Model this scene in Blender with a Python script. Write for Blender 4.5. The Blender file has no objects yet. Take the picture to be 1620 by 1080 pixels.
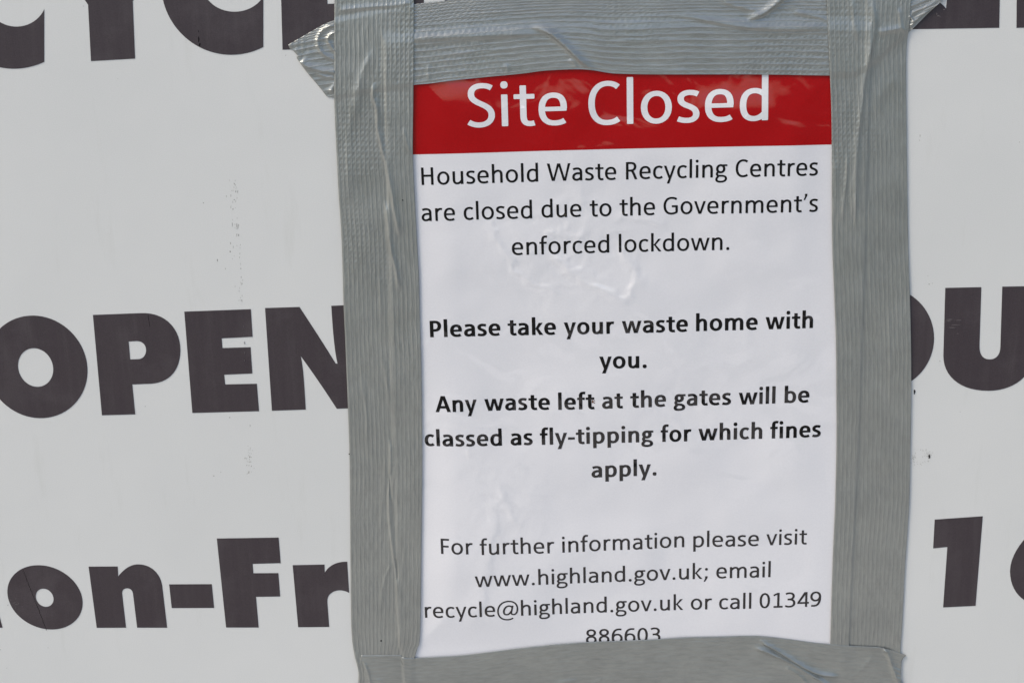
import bpy, math, random
import numpy as np
from mathutils import Vector, Matrix
from mathutils.geometry import delaunay_2d_cdt

random.seed(4)
scene = bpy.context.scene
COL = scene.collection

# ------------------------------------------------------------------ camera
F_PX, W_PX, H_PX = 2250.0, 1620.0, 1080.0
PITCH, ROLL, YAW = math.radians(15.6), math.radians(1.45), math.radians(0.0)
DIST = 0.94
PXM = DIST / F_PX                      # metres covered by one photo pixel
fwd = Vector((math.sin(YAW) * math.cos(PITCH), math.cos(YAW) * math.cos(PITCH), -math.sin(PITCH)))
right0 = fwd.cross(Vector((0, 0, 1))).normalized()
up0 = right0.cross(fwd).normalized()
right = right0 * math.cos(ROLL) - up0 * math.sin(ROLL)
up = right.cross(fwd).normalized()
cam_loc = Vector((0, 0, 1.5)) - fwd * DIST
M = Matrix((right, up, -fwd)).transposed().to_4x4()
M.translation = cam_loc
cd = bpy.data.cameras.new('camera')
cd.lens, cd.sensor_width = F_PX / W_PX * 36.0, 36.0
cd.clip_start, cd.clip_end = 0.01, 2000
cam = bpy.data.objects.new('camera', cd)
COL.objects.link(cam)
cam.matrix_world = M
scene.camera = cam

# ------------------------------------------------------------------ light
SUN_EL, SUN_AZ = math.radians(46), math.radians(246)     # to the left and a little in front of the board, behind thin cloud
world = bpy.data.worlds.new('World')
scene.world = world
world.use_nodes = True
wn = world.node_tree
wn.nodes.clear()
sky = wn.nodes.new('ShaderNodeTexSky')
sky.sky_type = 'NISHITA'
sky.sun_disc = False
sky.sun_elevation = SUN_EL
sky.sun_rotation = SUN_AZ
sky.air_density, sky.dust_density, sky.ozone_density = 1.0, 1.7, 1.0
bg = wn.nodes.new('ShaderNodeBackground')
bg.inputs['Strength'].default_value = 0.12
wo = wn.nodes.new('ShaderNodeOutputWorld')
wn.links.new(sky.outputs['Color'], bg.inputs['Color'])
wn.links.new(bg.outputs['Background'], wo.inputs['Surface'])
sl = bpy.data.lights.new('sun', 'SUN')
sl.energy, sl.angle, sl.color = 2.0, math.radians(24), (1.0, 0.895, 0.755)
sun = bpy.data.objects.new('sun', sl)
COL.objects.link(sun)
sdir = Vector((math.sin(SUN_AZ) * math.cos(SUN_EL), math.cos(SUN_AZ) * math.cos(SUN_EL), math.sin(SUN_EL)))
sun.rotation_euler = sdir.to_track_quat('Z', 'Y').to_euler()
sun.location = sdir * 5
scene.view_settings.view_transform = 'Standard'
scene.view_settings.look = 'None'
scene.view_settings.gamma = 1.0
scene.view_settings.exposure = 0.66

# ------------------------------------------------------------------ helpers
R3 = np.array([list(right), list(up), list(-fwd)]).T
CL = np.array(list(cam_loc))


def P(px, py):
    """photo pixel -> (x, z) on the face of the board (the plane y = 0)"""
    px, py = np.asarray(px, float), np.asarray(py, float)
    d = np.stack([(px - W_PX / 2) / F_PX, -(py - H_PX / 2) / F_PX, -np.ones_like(px)], -1) @ R3.T
    t = -CL[1] / d[..., 1]
    return CL[0] + t * d[..., 0], CL[2] + t * d[..., 2]


def pix(x, z):
    """inverse of P for points on the board's face"""
    q = (np.stack([x, np.zeros_like(x), z], -1) - CL) @ R3
    return W_PX / 2 - q[..., 0] / q[..., 2] * F_PX, H_PX / 2 + q[..., 1] / q[..., 2] * F_PX


def interp_path(pts, n):
    """n points spread evenly along a polyline"""
    p = np.array(pts, float)
    s = np.r_[0, np.cumsum(np.hypot(*np.diff(p, axis=0).T))]
    t = np.linspace(0, s[-1], n)
    return np.stack([np.interp(t, s, p[:, 0]), np.interp(t, s, p[:, 1])], -1)


def smooth_path(pts, n, k=2):
    """Catmull-Rom through the points, then n evenly spread"""
    p = np.array(pts, float)
    if len(p) < 3:
        return interp_path(pts, n)
    e = np.vstack([2 * p[0] - p[1], p, 2 * p[-1] - p[-2]])
    out = []
    for i in range(1, len(e) - 2):
        t = np.linspace(0, 1, 12, endpoint=False)[:, None]
        a, b, c, d = e[i - 1], e[i], e[i + 1], e[i + 2]
        out.append(0.5 * (2 * b + (c - a) * t + (2 * a - 5 * b + 4 * c - d) * t ** 2 + (3 * b - a - 3 * c + d) * t ** 3))
    out = np.vstack(out + [p[-1:]])
    return interp_path(out, n)


class Noise:
    """smooth value noise on a lattice"""
    def __init__(self, seed, n=256):
        self.g = np.random.RandomState(seed).uniform(-1, 1, (n, n))
        self.n = n

    def __call__(self, x, y):
        xi, yi = np.floor(x).astype(int), np.floor(y).astype(int)
        fx, fy = x - xi, y - yi
        fx, fy = fx * fx * fx * (fx * (fx * 6 - 15) + 10), fy * fy * fy * (fy * (fy * 6 - 15) + 10)
        g, n = self.g, self.n
        a, b = g[xi % n, yi % n], g[(xi + 1) % n, yi % n]
        c, d = g[xi % n, (yi + 1) % n], g[(xi + 1) % n, (yi + 1) % n]
        return (a * (1 - fx) + b * fx) * (1 - fy) + (c * (1 - fx) + d * fx) * fy


NZ = [Noise(s) for s in range(11, 19)]


def polydist(px, py, pts):
    """distance to a polyline, position along it (0..1) and side (+ = right of travel)"""
    p = smooth_path(pts, max(8, len(pts) * 5))
    best = np.full(px.shape, 1e9)
    al = np.zeros(px.shape)
    sd = np.zeros(px.shape)
    n = len(p) - 1
    for i in range(n):
        a, b = p[i], p[i + 1]
        d = b - a
        L2 = max(d @ d, 1e-9)
        t = np.clip(((px - a[0]) * d[0] + (py - a[1]) * d[1]) / L2, 0, 1)
        qx, qy = px - a[0] - t * d[0], py - a[1] - t * d[1]
        r = np.hypot(qx, qy)
        m = r < best
        best = np.where(m, r, best)
        al = np.where(m, (i + t) / n, al)
        sd = np.where(m, np.sign(d[0] * qy - d[1] * qx), sd)
    return best, al, sd


def ridge(px, py, pts, amp, w, w2=None, ends=0.25):
    """a crease: steep on one side (w) and softer on the other (w2), fading out at both ends"""
    x0, y0 = np.min(pts, 0) - 8 * max(w, w2 or w)
    x1, y1 = np.max(pts, 0) + 8 * max(w, w2 or w)
    m = (px > x0) & (px < x1) & (py > y0) & (py < y1)
    out = np.zeros(px.shape)
    if not m.any():
        return out
    r, al, sd = polydist(px[m], py[m], pts)
    ww = np.where(sd > 0, w, w2 or w)
    env = np.clip(np.minimum(al, 1 - al) / ends, 0, 1) if ends > 0 else 1.0
    env = sstep(env) if ends > 0 else env
    out[m] = amp * env / (1 + (r / ww) ** 2) ** 1.6
    return out


def sstep(x):
    x = np.clip(x, 0, 1)
    return x * x * (3 - 2 * x)


def mesh_obj(name, verts, faces, mat, parent=None, smooth=True, uv=None):
    me = bpy.data.meshes.new(name)
    verts = np.asarray(verts, float)
    if isinstance(faces, np.ndarray):
        me.vertices.add(len(verts))
        me.vertices.foreach_set('co', verts.ravel())
        nf, k = faces.shape
        me.loops.add(nf * k)
        me.loops.foreach_set('vertex_index', faces.ravel().astype(np.int32))
        me.polygons.add(nf)
        me.polygons.foreach_set('loop_start', np.arange(0, nf * k, k, dtype=np.int32))
        me.update(calc_edges=True)
    else:
        me.from_pydata([tuple(v) for v in verts], [], faces)
    if uv is not None:
        li = np.empty(len(me.loops), np.int32)
        me.loops.foreach_get('vertex_index', li)
        l = me.uv_layers.new(name='UVMap')
        l.data.foreach_set('uv', np.asarray(uv, float)[li].ravel())
    if smooth:
        me.polygons.foreach_set('use_smooth', [True] * len(me.polygons))
    me.materials.append(mat)
    me.validate()
    o = bpy.data.objects.new(name, me)
    COL.objects.link(o)
    o.parent = parent
    return o


def grid_faces(nr, nc):
    i = np.arange((nr - 1) * (nc - 1))
    r, c = i // (nc - 1), i % (nc - 1)
    a = r * nc + c
    return np.stack([a, a + 1, a + nc + 1, a + nc], -1)


def empty(name, loc=(0, 0, 0)):
    o = bpy.data.objects.new(name, None)
    o.empty_display_size = 0.05
    o.location = loc
    COL.objects.link(o)
    return o


def tag(o, label=None, cat=None, group=None, kind=None):
    for k, v in (('label', label), ('category', cat), ('group', group), ('kind', kind)):
        if v:
            o[k] = v
    return o


# ------------------------------------------------------------------ materials
class NT:
    def __init__(self, name):
        self.m = bpy.data.materials.new(name)
        self.m.use_nodes = True
        self.t = self.m.node_tree
        self.b = self.t.nodes['Principled BSDF']

    def n(self, typ, **kw):
        nd = self.t.nodes.new(typ)
        for k, v in kw.items():
            if hasattr(nd, k):
                setattr(nd, k, v)
            else:
                nd.inputs[k].default_value = v
        return nd

    def l(self, a, b):
        self.t.links.new(a, b)

    def math(self, op, a, b=None, c=None, clamp=False):
        nd = self.t.nodes.new('ShaderNodeMath')
        nd.operation = op
        nd.use_clamp = clamp
        for i, v in enumerate((a, b, c)):
            if v is None:
                continue
            if isinstance(v, (int, float)):
                nd.inputs[i].default_value = v
            else:
                self.l(v, nd.inputs[i])
        return nd.outputs[0]

    def pos(self, scale=(1, 1, 1)):
        g = self.n('ShaderNodeNewGeometry')
        mp = self.n('ShaderNodeMapping')
        mp.inputs['Scale'].default_value = scale
        self.l(g.outputs['Position'], mp.inputs['Vector'])
        return mp.outputs[0]

    def noise(self, vec, scale, detail=2.0, rough=0.5):
        nd = self.n('ShaderNodeTexNoise')
        nd.inputs['Scale'].default_value = scale
        nd.inputs['Detail'].default_value = detail
        nd.inputs['Roughness'].default_value = rough
        self.l(vec, nd.inputs['Vector'])
        return nd.outputs[0]

    def ramp(self, fac, stops):
        nd = self.n('ShaderNodeValToRGB')
        el = nd.color_ramp.elements
        while len(el) < len(stops):
            el.new(0.5)
        for e, (p, c) in zip(el, stops):
            e.position = p
            e.color = (*c, 1) if len(c) == 3 else c
        self.l(fac, nd.inputs[0])
        return nd.outputs[0]

    def bump(self, h, dist, strength=1.0, prev=None):
        nd = self.n('ShaderNodeBump')
        nd.inputs['Distance'].default_value = dist
        nd.inputs['Strength'].default_value = strength
        self.l(h, nd.inputs['Height'])
        if prev is not None:
            self.l(prev, nd.inputs['Normal'])
        return nd.outputs[0]


def mat_board():
    s = NT('painted_board')
    v = s.pos()
    c = s.ramp(s.noise(v, 6, 4, 0.6), [(0.3, (0.620, 0.620, 0.595)), (0.7, (0.655, 0.652, 0.625))])
    # faint grey-green grime, streaked downwards
    g = s.noise(s.pos((60, 60, 9)), 1, 5, 0.7)
    g = s.math('MULTIPLY', s.math('SUBTRACT', g, 0.58, clamp=True), 0.9, clamp=True)
    mx = s.n('ShaderNodeMix', data_type='RGBA')
    s.l(g, mx.inputs['Factor'])
    s.l(c, mx.inputs['A'])
    mx.inputs['B'].default_value = (0.42, 0.42, 0.36, 1)
    f = s.noise(v, 1500, 2, 0.7)
    mx2 = s.n('ShaderNodeMix', data_type='RGBA', blend_type='OVERLAY')
    mx2.inputs['Factor'].default_value = 0.16
    s.l(mx.outputs['Result'], mx2.inputs['A'])
    s.l(f, mx2.inputs['B'])
    s.l(mx2.outputs['Result'], s.b.inputs['Base Color'])
    s.b.inputs['Roughness'].default_value = 0.42
    s.b.inputs['Specular IOR Level'].default_value = 0.35
    b = s.bump(s.noise(v, 18, 2), 0.0006, 0.5)
    s.l(s.bump(s.noise(v, 900, 2), 0.00004, 0.5, b), s.b.inputs['Normal'])
    return s.m


def mat_letter():
    s = NT('dark_sign_vinyl')
    v = s.pos()
    st = s.noise(s.pos((140, 140, 9)), 1, 4, 0.65)
    c = s.ramp(st, [(0.32, (0.044, 0.033, 0.038)), (0.55, (0.049, 0.038, 0.042)), (0.78, (0.062, 0.050, 0.054))])
    # chalky bloom and tiny pale specks
    bl = s.noise(v, 26, 5, 0.6)
    bl = s.math('MULTIPLY', s.math('SUBTRACT', bl, 0.52, clamp=True), 0.45, clamp=True)
    mx = s.n('ShaderNodeMix', data_type='RGBA')
    s.l(bl, mx.inputs['Factor'])
    s.l(c, mx.inputs['A'])
    mx.inputs['B'].default_value = (0.22, 0.20, 0.20, 1)
    f = s.noise(v, 1300, 3, 0.8)
    mx2 = s.n('ShaderNodeMix', data_type='RGBA', blend_type='OVERLAY')
    mx2.inputs['Factor'].default_value = 0.5
    s.l(mx.outputs['Result'], mx2.inputs['A'])
    s.l(f, mx2.inputs['B'])
    s.l(mx2.outputs['Result'], s.b.inputs['Base Color'])
    s.b.inputs['Roughness'].default_value = 0.45
    s.b.inputs['Specular IOR Level'].default_value = 0.35
    b = s.bump(s.noise(v, 18, 2), 0.0006, 0.5)
    s.l(s.bump(s.noise(v, 900, 2), 0.00004, 0.5, b), s.b.inputs['Normal'])
    return s.m


def mat_film(name, stops, speck=True):
    """print under glossy laminating film; the same ripples run through sheet, banner and letters"""
    s = NT(name)
    v = s.pos()
    c = s.ramp(s.noise(v, 900, 3, 0.7), stops)
    s.l(c, s.b.inputs['Base Color'])
    s.b.inputs['Roughness'].default_value = 0.5
    s.b.inputs['Specular IOR Level'].default_value = 0.0
    s.b.inputs['Coat Weight'].default_value = 1.0
    s.b.inputs['Coat IOR'].default_value = 1.65
    r = s.ramp(s.noise(v, 24, 4, 0.6), [(0.35, (0.015,) * 3), (0.7, (0.05,) * 3)])
    s.l(r, s.b.inputs['Coat Roughness'])
    w = s.n('ShaderNodeTexNoise')
    w.inputs['Scale'].default_value = 24
    w.inputs['Detail'].default_value = 1.5
    w.inputs['Distortion'].default_value = 1.8
    s.l(v, w.inputs['Vector'])
    b = s.bump(w.outputs[0], 0.0018, 0.6)
    b = s.bump(s.noise(v, 420, 3, 0.6), 0.00003, 0.5, b)
    s.l(b, s.b.inputs['Coat Normal'])
    return s.m


def mat_tape(name, seed, relief=0.8):
    s = NT(name)
    uvn = s.n('ShaderNodeUVMap')
    uvn.uv_map = 'UVMap'
    v = s.pos()
    # wobble the weave with slow noise so that no row runs dead straight
    wb = s.n('ShaderNodeTexNoise')
    wb.inputs['Scale'].default_value = 28
    wb.inputs['Detail'].default_value = 3
    s.l(v, wb.inputs['Vector'])
    sub = s.n('ShaderNodeVectorMath', operation='SUBTRACT')
    s.l(wb.outputs['Color'], sub.inputs[0])
    sub.inputs[1].default_value = (0.5, 0.5, 0.5)
    sc = s.n('ShaderNodeVectorMath', operation='SCALE')
    sc.inputs['Scale'].default_value = 0.0022
    s.l(sub.outputs[0], sc.inputs[0])
    ad = s.n('ShaderNodeVectorMath', operation='ADD')
    s.l(uvn.outputs[0], ad.inputs[0])
    s.l(sc.outputs[0], ad.inputs[1])
    sp = s.n('ShaderNodeSeparateXYZ')
    s.l(ad.outputs[0], sp.inputs[0])
    TAU = 2 * math.pi
    ph = s.math('MULTIPLY', s.noise(s.pos((70, 70, 70)), 1, 3), 1.5)
    uu = s.math('ADD', s.math('MULTIPLY', sp.outputs[0], TAU / 0.0028), ph)
    vv = s.math('MULTIPLY', sp.outputs[1], TAU / 0.0036)
    rib = s.math('COSINE', uu)
    groove = s.math('POWER', s.math('ABSOLUTE', s.math('COSINE', s.math('MULTIPLY', uu, 0.5))), 0.45)
    fr = s.math('SUBTRACT', s.math('FRACT', s.math('ADD', s.math('MULTIPLY', uu, 1 / TAU), 0.5)), 0.5)
    jig = s.math('MULTIPLY', s.noise(s.pos((260, 260, 260)), 1, 2), 2.2)
    dim = s.math('COSINE', s.math('ADD', s.math('ADD', vv, jig), s.math('MULTIPLY', fr, 2.8)))
    dim = s.math('MULTIPLY', dim, s.math('ADD', s.math('MULTIPLY', rib, 0.5), 0.75))
    dim2 = s.math('COSINE', s.math('ADD', s.math('MULTIPLY', vv, 0.5), s.math('MULTIPLY', uu, 0.5)))
    amt = s.ramp(s.noise(v, 13, 2), [(0.42, (0.05,) * 3), (0.62, (0.9,) * 3)])
    h = s.math('MULTIPLY', s.math('MULTIPLY', dim, 0.34), amt)
    h = s.math('ADD', h, s.math('MULTIPLY', dim2, 0.06))
    # irregular pulled threads along the length
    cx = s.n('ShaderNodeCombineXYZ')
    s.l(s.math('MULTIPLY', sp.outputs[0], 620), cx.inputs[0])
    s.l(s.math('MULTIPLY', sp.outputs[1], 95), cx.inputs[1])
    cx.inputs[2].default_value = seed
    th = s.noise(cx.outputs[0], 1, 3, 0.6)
    ra = s.ramp(s.noise(v, 17, 3), [(0.3, (0.6,) * 3), (0.65, (1.0,) * 3)])
    gd = s.math('MULTIPLY', s.math('MULTIPLY', groove, s.math('ADD', 0.7, s.math('MULTIPLY', th, 2.2))), ra)
    h2 = s.math('ADD', h, s.math('ADD', gd, s.math('MULTIPLY', th, 0.7)))
    b = s.bump(h2, 0.00018 * relief, 1.0)
    b = s.bump(s.noise(v, 700, 3, 0.7), 0.00013, 1.0, b)
    s.l(b, s.b.inputs['Normal'])
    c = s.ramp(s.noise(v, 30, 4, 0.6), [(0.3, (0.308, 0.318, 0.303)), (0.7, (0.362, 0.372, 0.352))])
    # shade between the threads, painted into the base colour where the thread noise dips
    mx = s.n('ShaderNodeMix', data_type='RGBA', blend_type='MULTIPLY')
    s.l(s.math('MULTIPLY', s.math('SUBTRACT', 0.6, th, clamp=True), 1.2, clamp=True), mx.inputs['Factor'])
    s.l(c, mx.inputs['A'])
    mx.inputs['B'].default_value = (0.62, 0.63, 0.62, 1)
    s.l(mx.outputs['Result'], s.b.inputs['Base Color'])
    s.l(s.ramp(s.noise(v, 45, 3), [(0.3, (0.29,) * 3), (0.7, (0.42,) * 3)]), s.b.inputs['Roughness'])
    s.b.inputs['Metallic'].default_value = 0.6
    s.b.inputs['Specular IOR Level'].default_value = 0.6
    return s.m


def mat_plain(name, col, rough=0.6, spec=0.3):
    s = NT(name)
    c = s.ramp(s.noise(s.pos(), 700, 3, 0.7), [(0.3, tuple(x * 0.75 for x in col)), (0.7, col)])
    s.l(c, s.b.inputs['Base Color'])
    s.b.inputs['Roughness'].default_value = rough
    s.b.inputs['Specular IOR Level'].default_value = spec
    return s.m


M_BOARD, M_LETTER = mat_board(), mat_letter()
M_SHEET = mat_film('laminated_white_paper', [(0.3, (0.71, 0.70, 0.71)), (0.7, (0.75, 0.74, 0.75))])
M_RED = mat_film('laminated_red_print', [(0.3, (0.34, 0.001, 0.004)), (0.7, (0.385, 0.002, 0.005))])
M_INK = mat_film('laminated_black_print', [(0.3, (0.006, 0.005, 0.006)), (0.7, (0.010, 0.008, 0.009))])
M_WHITEPRINT = mat_film('laminated_title_print', [(0.3, (0.71, 0.70, 0.71)), (0.7, (0.75, 0.74, 0.75))])
M_DIRT = mat_plain('brown_dirt', (0.32, 0.31, 0.27), 0.9, 0.1)
M_DIRT_FAINT = mat_plain('pale_dirt', (0.50, 0.495, 0.455), 0.9, 0.1)
M_SCRATCH = mat_plain('pale_scratch', (0.17, 0.15, 0.15), 0.9, 0.1)
M_HOLE = mat_plain('dark_hole', (0.012, 0.010, 0.010), 0.9, 0.1)

# ------------------------------------------------------------------ unseen ground added in front of the board for the gloss to reflect
gx = np.linspace(-1, 1, 41)
gx = np.sign(gx) * (np.abs(gx) ** 3) * 400
xx, yy = np.meshgrid(gx, gx)
zz = np.zeros_like(xx)
M_GROUND = NT('reflection_ground')
gc0 = M_GROUND.ramp(M_GROUND.noise(M_GROUND.pos(), 45, 6, 0.75), [(0.35, (0.40, 0.375, 0.34)), (0.65, (0.50, 0.475, 0.43))])
# dark grass tone added a few metres out, ragged edge, to shape the reflections
sp_ = M_GROUND.n('ShaderNodeSeparateXYZ')
M_GROUND.l(M_GROUND.pos(), sp_.inputs[0])
edge = M_GROUND.math('ADD', sp_.outputs[1], M_GROUND.math('MULTIPLY', M_GROUND.noise(M_GROUND.pos(), 1.6, 4, 0.6), 1.6))
far = M_GROUND.math('LESS_THAN', edge, -3.7)
gm = M_GROUND.n('ShaderNodeMix', data_type='RGBA')
M_GROUND.l(far, gm.inputs['Factor'])
M_GROUND.l(gc0, gm.inputs['A'])
gm.inputs['B'].default_value = (0.035, 0.045, 0.022, 1)
gc = gm.outputs['Result']
M_GROUND.l(gc, M_GROUND.b.inputs['Base Color'])
M_GROUND.b.inputs['Roughness'].default_value = 0.9
M_GROUND.l(M_GROUND.bump(M_GROUND.noise(M_GROUND.pos(), 60, 4), 0.01, 0.6), M_GROUND.b.inputs['Normal'])
ground = mesh_obj('ground', np.stack([xx.ravel(), yy.ravel(), zz.ravel()], -1), grid_faces(41, 41), M_GROUND.m)
tag(ground, 'unseen ground added in front of the sign for reflections, pale concrete near and dark grass beyond', kind='structure')

# ------------------------------------------------------------------ the sign board
sign = empty('sign_board', (0, 0, 0.9))
tag(sign, 'white painted opening hours board with large faded black capitals behind the notice', 'sign')
BT = 0.004
bxs = np.array([-0.85, 0.85])
bz0, bz1 = 0.93, 2.02


def box_mesh(x0, x1, y0, y1, z0, z1):
    v = [(x, y, z) for x in (x0, x1) for y in (y0, y1) for z in (z0, z1)]
    f = [(0, 1, 3, 2), (4, 6, 7, 5), (0, 4, 5, 1), (2, 3, 7, 6), (0, 2, 6, 4), (1, 5, 7, 3)]
    return v, f


v, f = box_mesh(-0.85, 0.85, 0.0, BT, bz0 - 0.9, bz1 - 0.9)
panel = mesh_obj('panel', v, f, M_BOARD, sign, smooth=False)


def cdt(polys, grid=None):
    """union of (possibly overlapping) polygons as a clean triangle mesh in 2D"""
    vs, fs, src = [], [], []
    for p in polys:
        p = np.array([tuple(q)[:2] for q in p], float)
        x2, y2 = np.roll(p[:, 0], -1), np.roll(p[:, 1], -1)
        if (p[:, 0] * y2 - x2 * p[:, 1]).sum() < 0:
            p = p[::-1]                    # counter-clockwise
        src.append(p)
        i0 = len(vs)
        vs += [Vector((float(a), float(b))) for a, b in p]
        fs.append(list(range(i0, i0 + len(p))))
    if grid:
        q = np.vstack(src)
        for gx_ in np.arange(q[:, 0].min() + grid * .37, q[:, 0].max(), grid):
            for gy_ in np.arange(q[:, 1].min() + grid * .41, q[:, 1].max(), grid):
                vs.append(Vector((float(gx_), float(gy_))))
    r = delaunay_2d_cdt(vs, [], fs, 0, 1e-4, True)
    v2 = np.array([tuple(q) for q in r[0]])
    ts = np.array([tuple(t) for t in r[2]])
    c = v2[ts].mean(1)
    ins = np.zeros(len(ts), bool)
    for p in src:
        x, y = p[:, 0][None], p[:, 1][None]
        x2, y2 = np.roll(x, -1), np.roll(y, -1)
        cx, cy = c[:, :1], c[:, 1:]
        cr = ((y > cy) != (y2 > cy)) & (cx < (x2 - x) * (cy - y) / (y2 - y + 1e-12) + x)
        ins |= (cr.sum(1) % 2).astype(bool)
    used, inv = np.unique(ts[ins], return_inverse=True)
    return v2[used], [tuple(int(i) for i in t) for t in inv.reshape(-1, 3)]


def drop_holes(v2, faces, holes):
    """remove the triangles that fall inside a counter"""
    out = []
    for t in faces:
        c = v2[list(t)].mean(0)
        ins = False
        for h in holes:
            h = np.asarray(h)
            x, y = h[:, 0], h[:, 1]
            x2, y2 = np.roll(x, -1), np.roll(y, -1)
            cr = ((y > c[1]) != (y2 > c[1])) & (c[0] < (x2 - x) * (c[1] - y) / (y2 - y + 1e-12) + x)
            ins |= bool(cr.sum() % 2)
        if not ins:
            out.append(t)
    return out


def E(cx, cy, ax, ay, bx, by, a0=0, a1=360, n=72, p=2.0):
    a = np.radians(np.linspace(a0, a1, n, endpoint=(abs(a1 - a0) < 360)))
    c, s = np.cos(a), np.sin(a)
    if p != 2.0:
        c, s = np.sign(c) * np.abs(c) ** (2 / p), np.sign(s) * np.abs(s) ** (2 / p)
    return [(cx + ax * i + bx * j, cy + ay * i + by * j) for i, j in zip(c, s)]


def bz(p0, p1, p2, p3, n=14):
    t = np.linspace(0, 1, n)[:, None]
    q = [np.array(k, float) for k in (p0, p1, p2, p3)]
    r = (1 - t) ** 3 * q[0] + 3 * (1 - t) ** 2 * t * q[1] + 3 * (1 - t) * t * t * q[2] + t ** 3 * q[3]
    return [tuple(k) for k in r]


def big_letter(label, outer, holes=()):
    polys = [outer] + [h for h in holes]
    v2, fs = cdt(polys)
    fs = drop_holes(v2, fs, holes)
    x, z = P(v2[:, 0], v2[:, 1])
    nv = len(v2)
    T = 0.00016
    top = np.stack([x, np.full(nv, -T), z - 0.9], -1)
    bot = top.copy()
    bot[:, 1] = -0.00002
    # side walls along the outline: the vinyl has a thickness
    from collections import Counter
    ed = Counter()
    for t in fs:
        for a, b in zip(t, t[1:] + t[:1]):
            ed[(min(a, b), max(a, b))] += 1
    faces = [tuple(t) for t in fs]
    for (a, b), k in ed.items():
        if k == 1:
            faces.append((a, b, b + nv, a + nv))
    o = mesh_obj('letter', np.vstack([top, bot]), faces, M_LETTER, sign, smooth=False)
    o['label'] = label
    return o


def c_letter(label, cx, cy, RX, RY, ix, iy, rx, ry, tx):
    a = math.degrees(math.acos((tx - cx) / RX))
    b = math.degrees(math.acos((tx - ix) / rx))
    o = E(cx, cy, RX, 0, 0, RY, a, 360 - a, 70) + E(ix, iy, rx, 0, 0, ry, 360 - b, b, 50)
    return big_letter(label, o)


# top row
c_letter('dark letter C cut by the left edge, top row', 22, -3, 112, 112, 26, -3, 48, 45.5, 70)
big_letter('dark letter Y, top row',
           [(144, 97), (139.4, 8), (45, -132), (118, -134), (172, -55), (222, -136), (298, -138), (210, 2), (213.7, 93)])
c_letter('dark letter C with a small scuff at its lower left, top row', 366, -25, 111, 112, 371, -25, 51, 44, 416.5)
big_letter('dark letter L partly under the torn tape end, top row',
           [(447, 79), (441, -138), (514, -140), (518, 6.6), (582, 4), (585, 73.5)])
big_letter('dark letter I mostly under the left tape, top row', [(602, 72.5), (596, -142), (668, -144), (671.6, 70)])
big_letter('dark letter N mostly under the top tape, top row',
           [(704, 68), (702, -145), (775, -146), (860, -20), (860, -148), (930, -149), (933, 60), (862, 62), (774, -70), (776, 66)])
big_letter('dark letter N beside the torn right tape end, top row',
           [(1388, 47.5), (1392, -160), (1440, -160), (1462, -26), (1477, 0)] + bz((1477, 0), (1484, 3), (1492, 7), (1496.6, 14), 8) +
           [(1498.5, -4), (1501, -162), (1585, -163), (1580.6, 44.3)])
big_letter('dark letter E cut by the right edge, top row',
           [(1608, 44.5), (1610, -165), (1740, -168), (1738, -110), (1680, -108), (1678, -90), (1735, -90), (1733, -35), (1677, -33),
            (1676, -12), (1734, -12), (1732, 41)])
# middle row
big_letter('dark letter O, middle row left', E(58, 580, 80.3, 1.4, 5, 81), [E(56.4, 581, 27.8, 0.8, 2.2, 30.5)])
big_letter('dark letter P, middle row left',
           [(147, 498)] + bz((222, 495.2), (262, 493), (285.5, 520), (285.4, 554)) + bz((285.4, 554), (285, 588), (266, 604.5), (240, 606.6)) +
           [(209.3, 607.8), (213.9, 655), (161.3, 656.5)],
           [[(203.5, 540)] + bz((215.7, 539.2), (225, 539), (231, 545), (231.1, 553.5)) + bz((231.1, 553.5), (231, 562), (226, 567.4), (219, 567.8)) + [(206, 568.3)]])
big_letter('dark letter E, middle row left',
           [(291.6, 492.8), (396.8, 488.9), (399.6, 532.5), (350.7, 535), (352, 550.3), (396.4, 549), (399.2, 590.5), (354.6, 592.4),
            (356.3, 607.8), (406.3, 606.7), (409.8, 650), (304.3, 652.8)])
big_letter('dark letter N running under the left tape, middle row',
           [(419.3, 487.1), (473.8, 485.4)] + bz((473.8, 485.4), (492, 513), (511, 542), (531, 574.6), 6) + bz((534, 575), (529, 555), (526.3, 520), (524.1, 483.6), 8) +
           [(583, 481), (592, 644), (532.9, 646.2)] + bz((532.9, 646.2), (512, 614), (494, 588), (475.8, 563), 6) + bz((475.8, 563), (479.5, 580), (481, 600), (483.7, 647.5), 8) + [(430.2, 649.3)])
big_letter('dark letter O mostly under the right tape, middle row', E(1397.6, 535.5, 80, -1, 0, 81), [E(1397, 536, 28, 0, 0, 30)])
big_letter('dark letter U cut by the right edge, middle row',
           [(1495.4, 455.3), (1552.4, 454.1), (1549.5, 545)] + bz((1549.5, 548), (1549.5, 562), (1556, 568.2), (1565.8, 568.2)) +
           bz((1565.8, 568.2), (1576, 568.2), (1582.3, 561), (1582.6, 548)) + [(1585.6, 453.3), (1643, 452.3), (1640, 560)] +
           bz((1639, 562), (1630, 598), (1600, 617.8), (1563.8, 617.8)) + bz((1563.8, 617.8), (1520, 618), (1492, 596), (1492.4, 562)))
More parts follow.
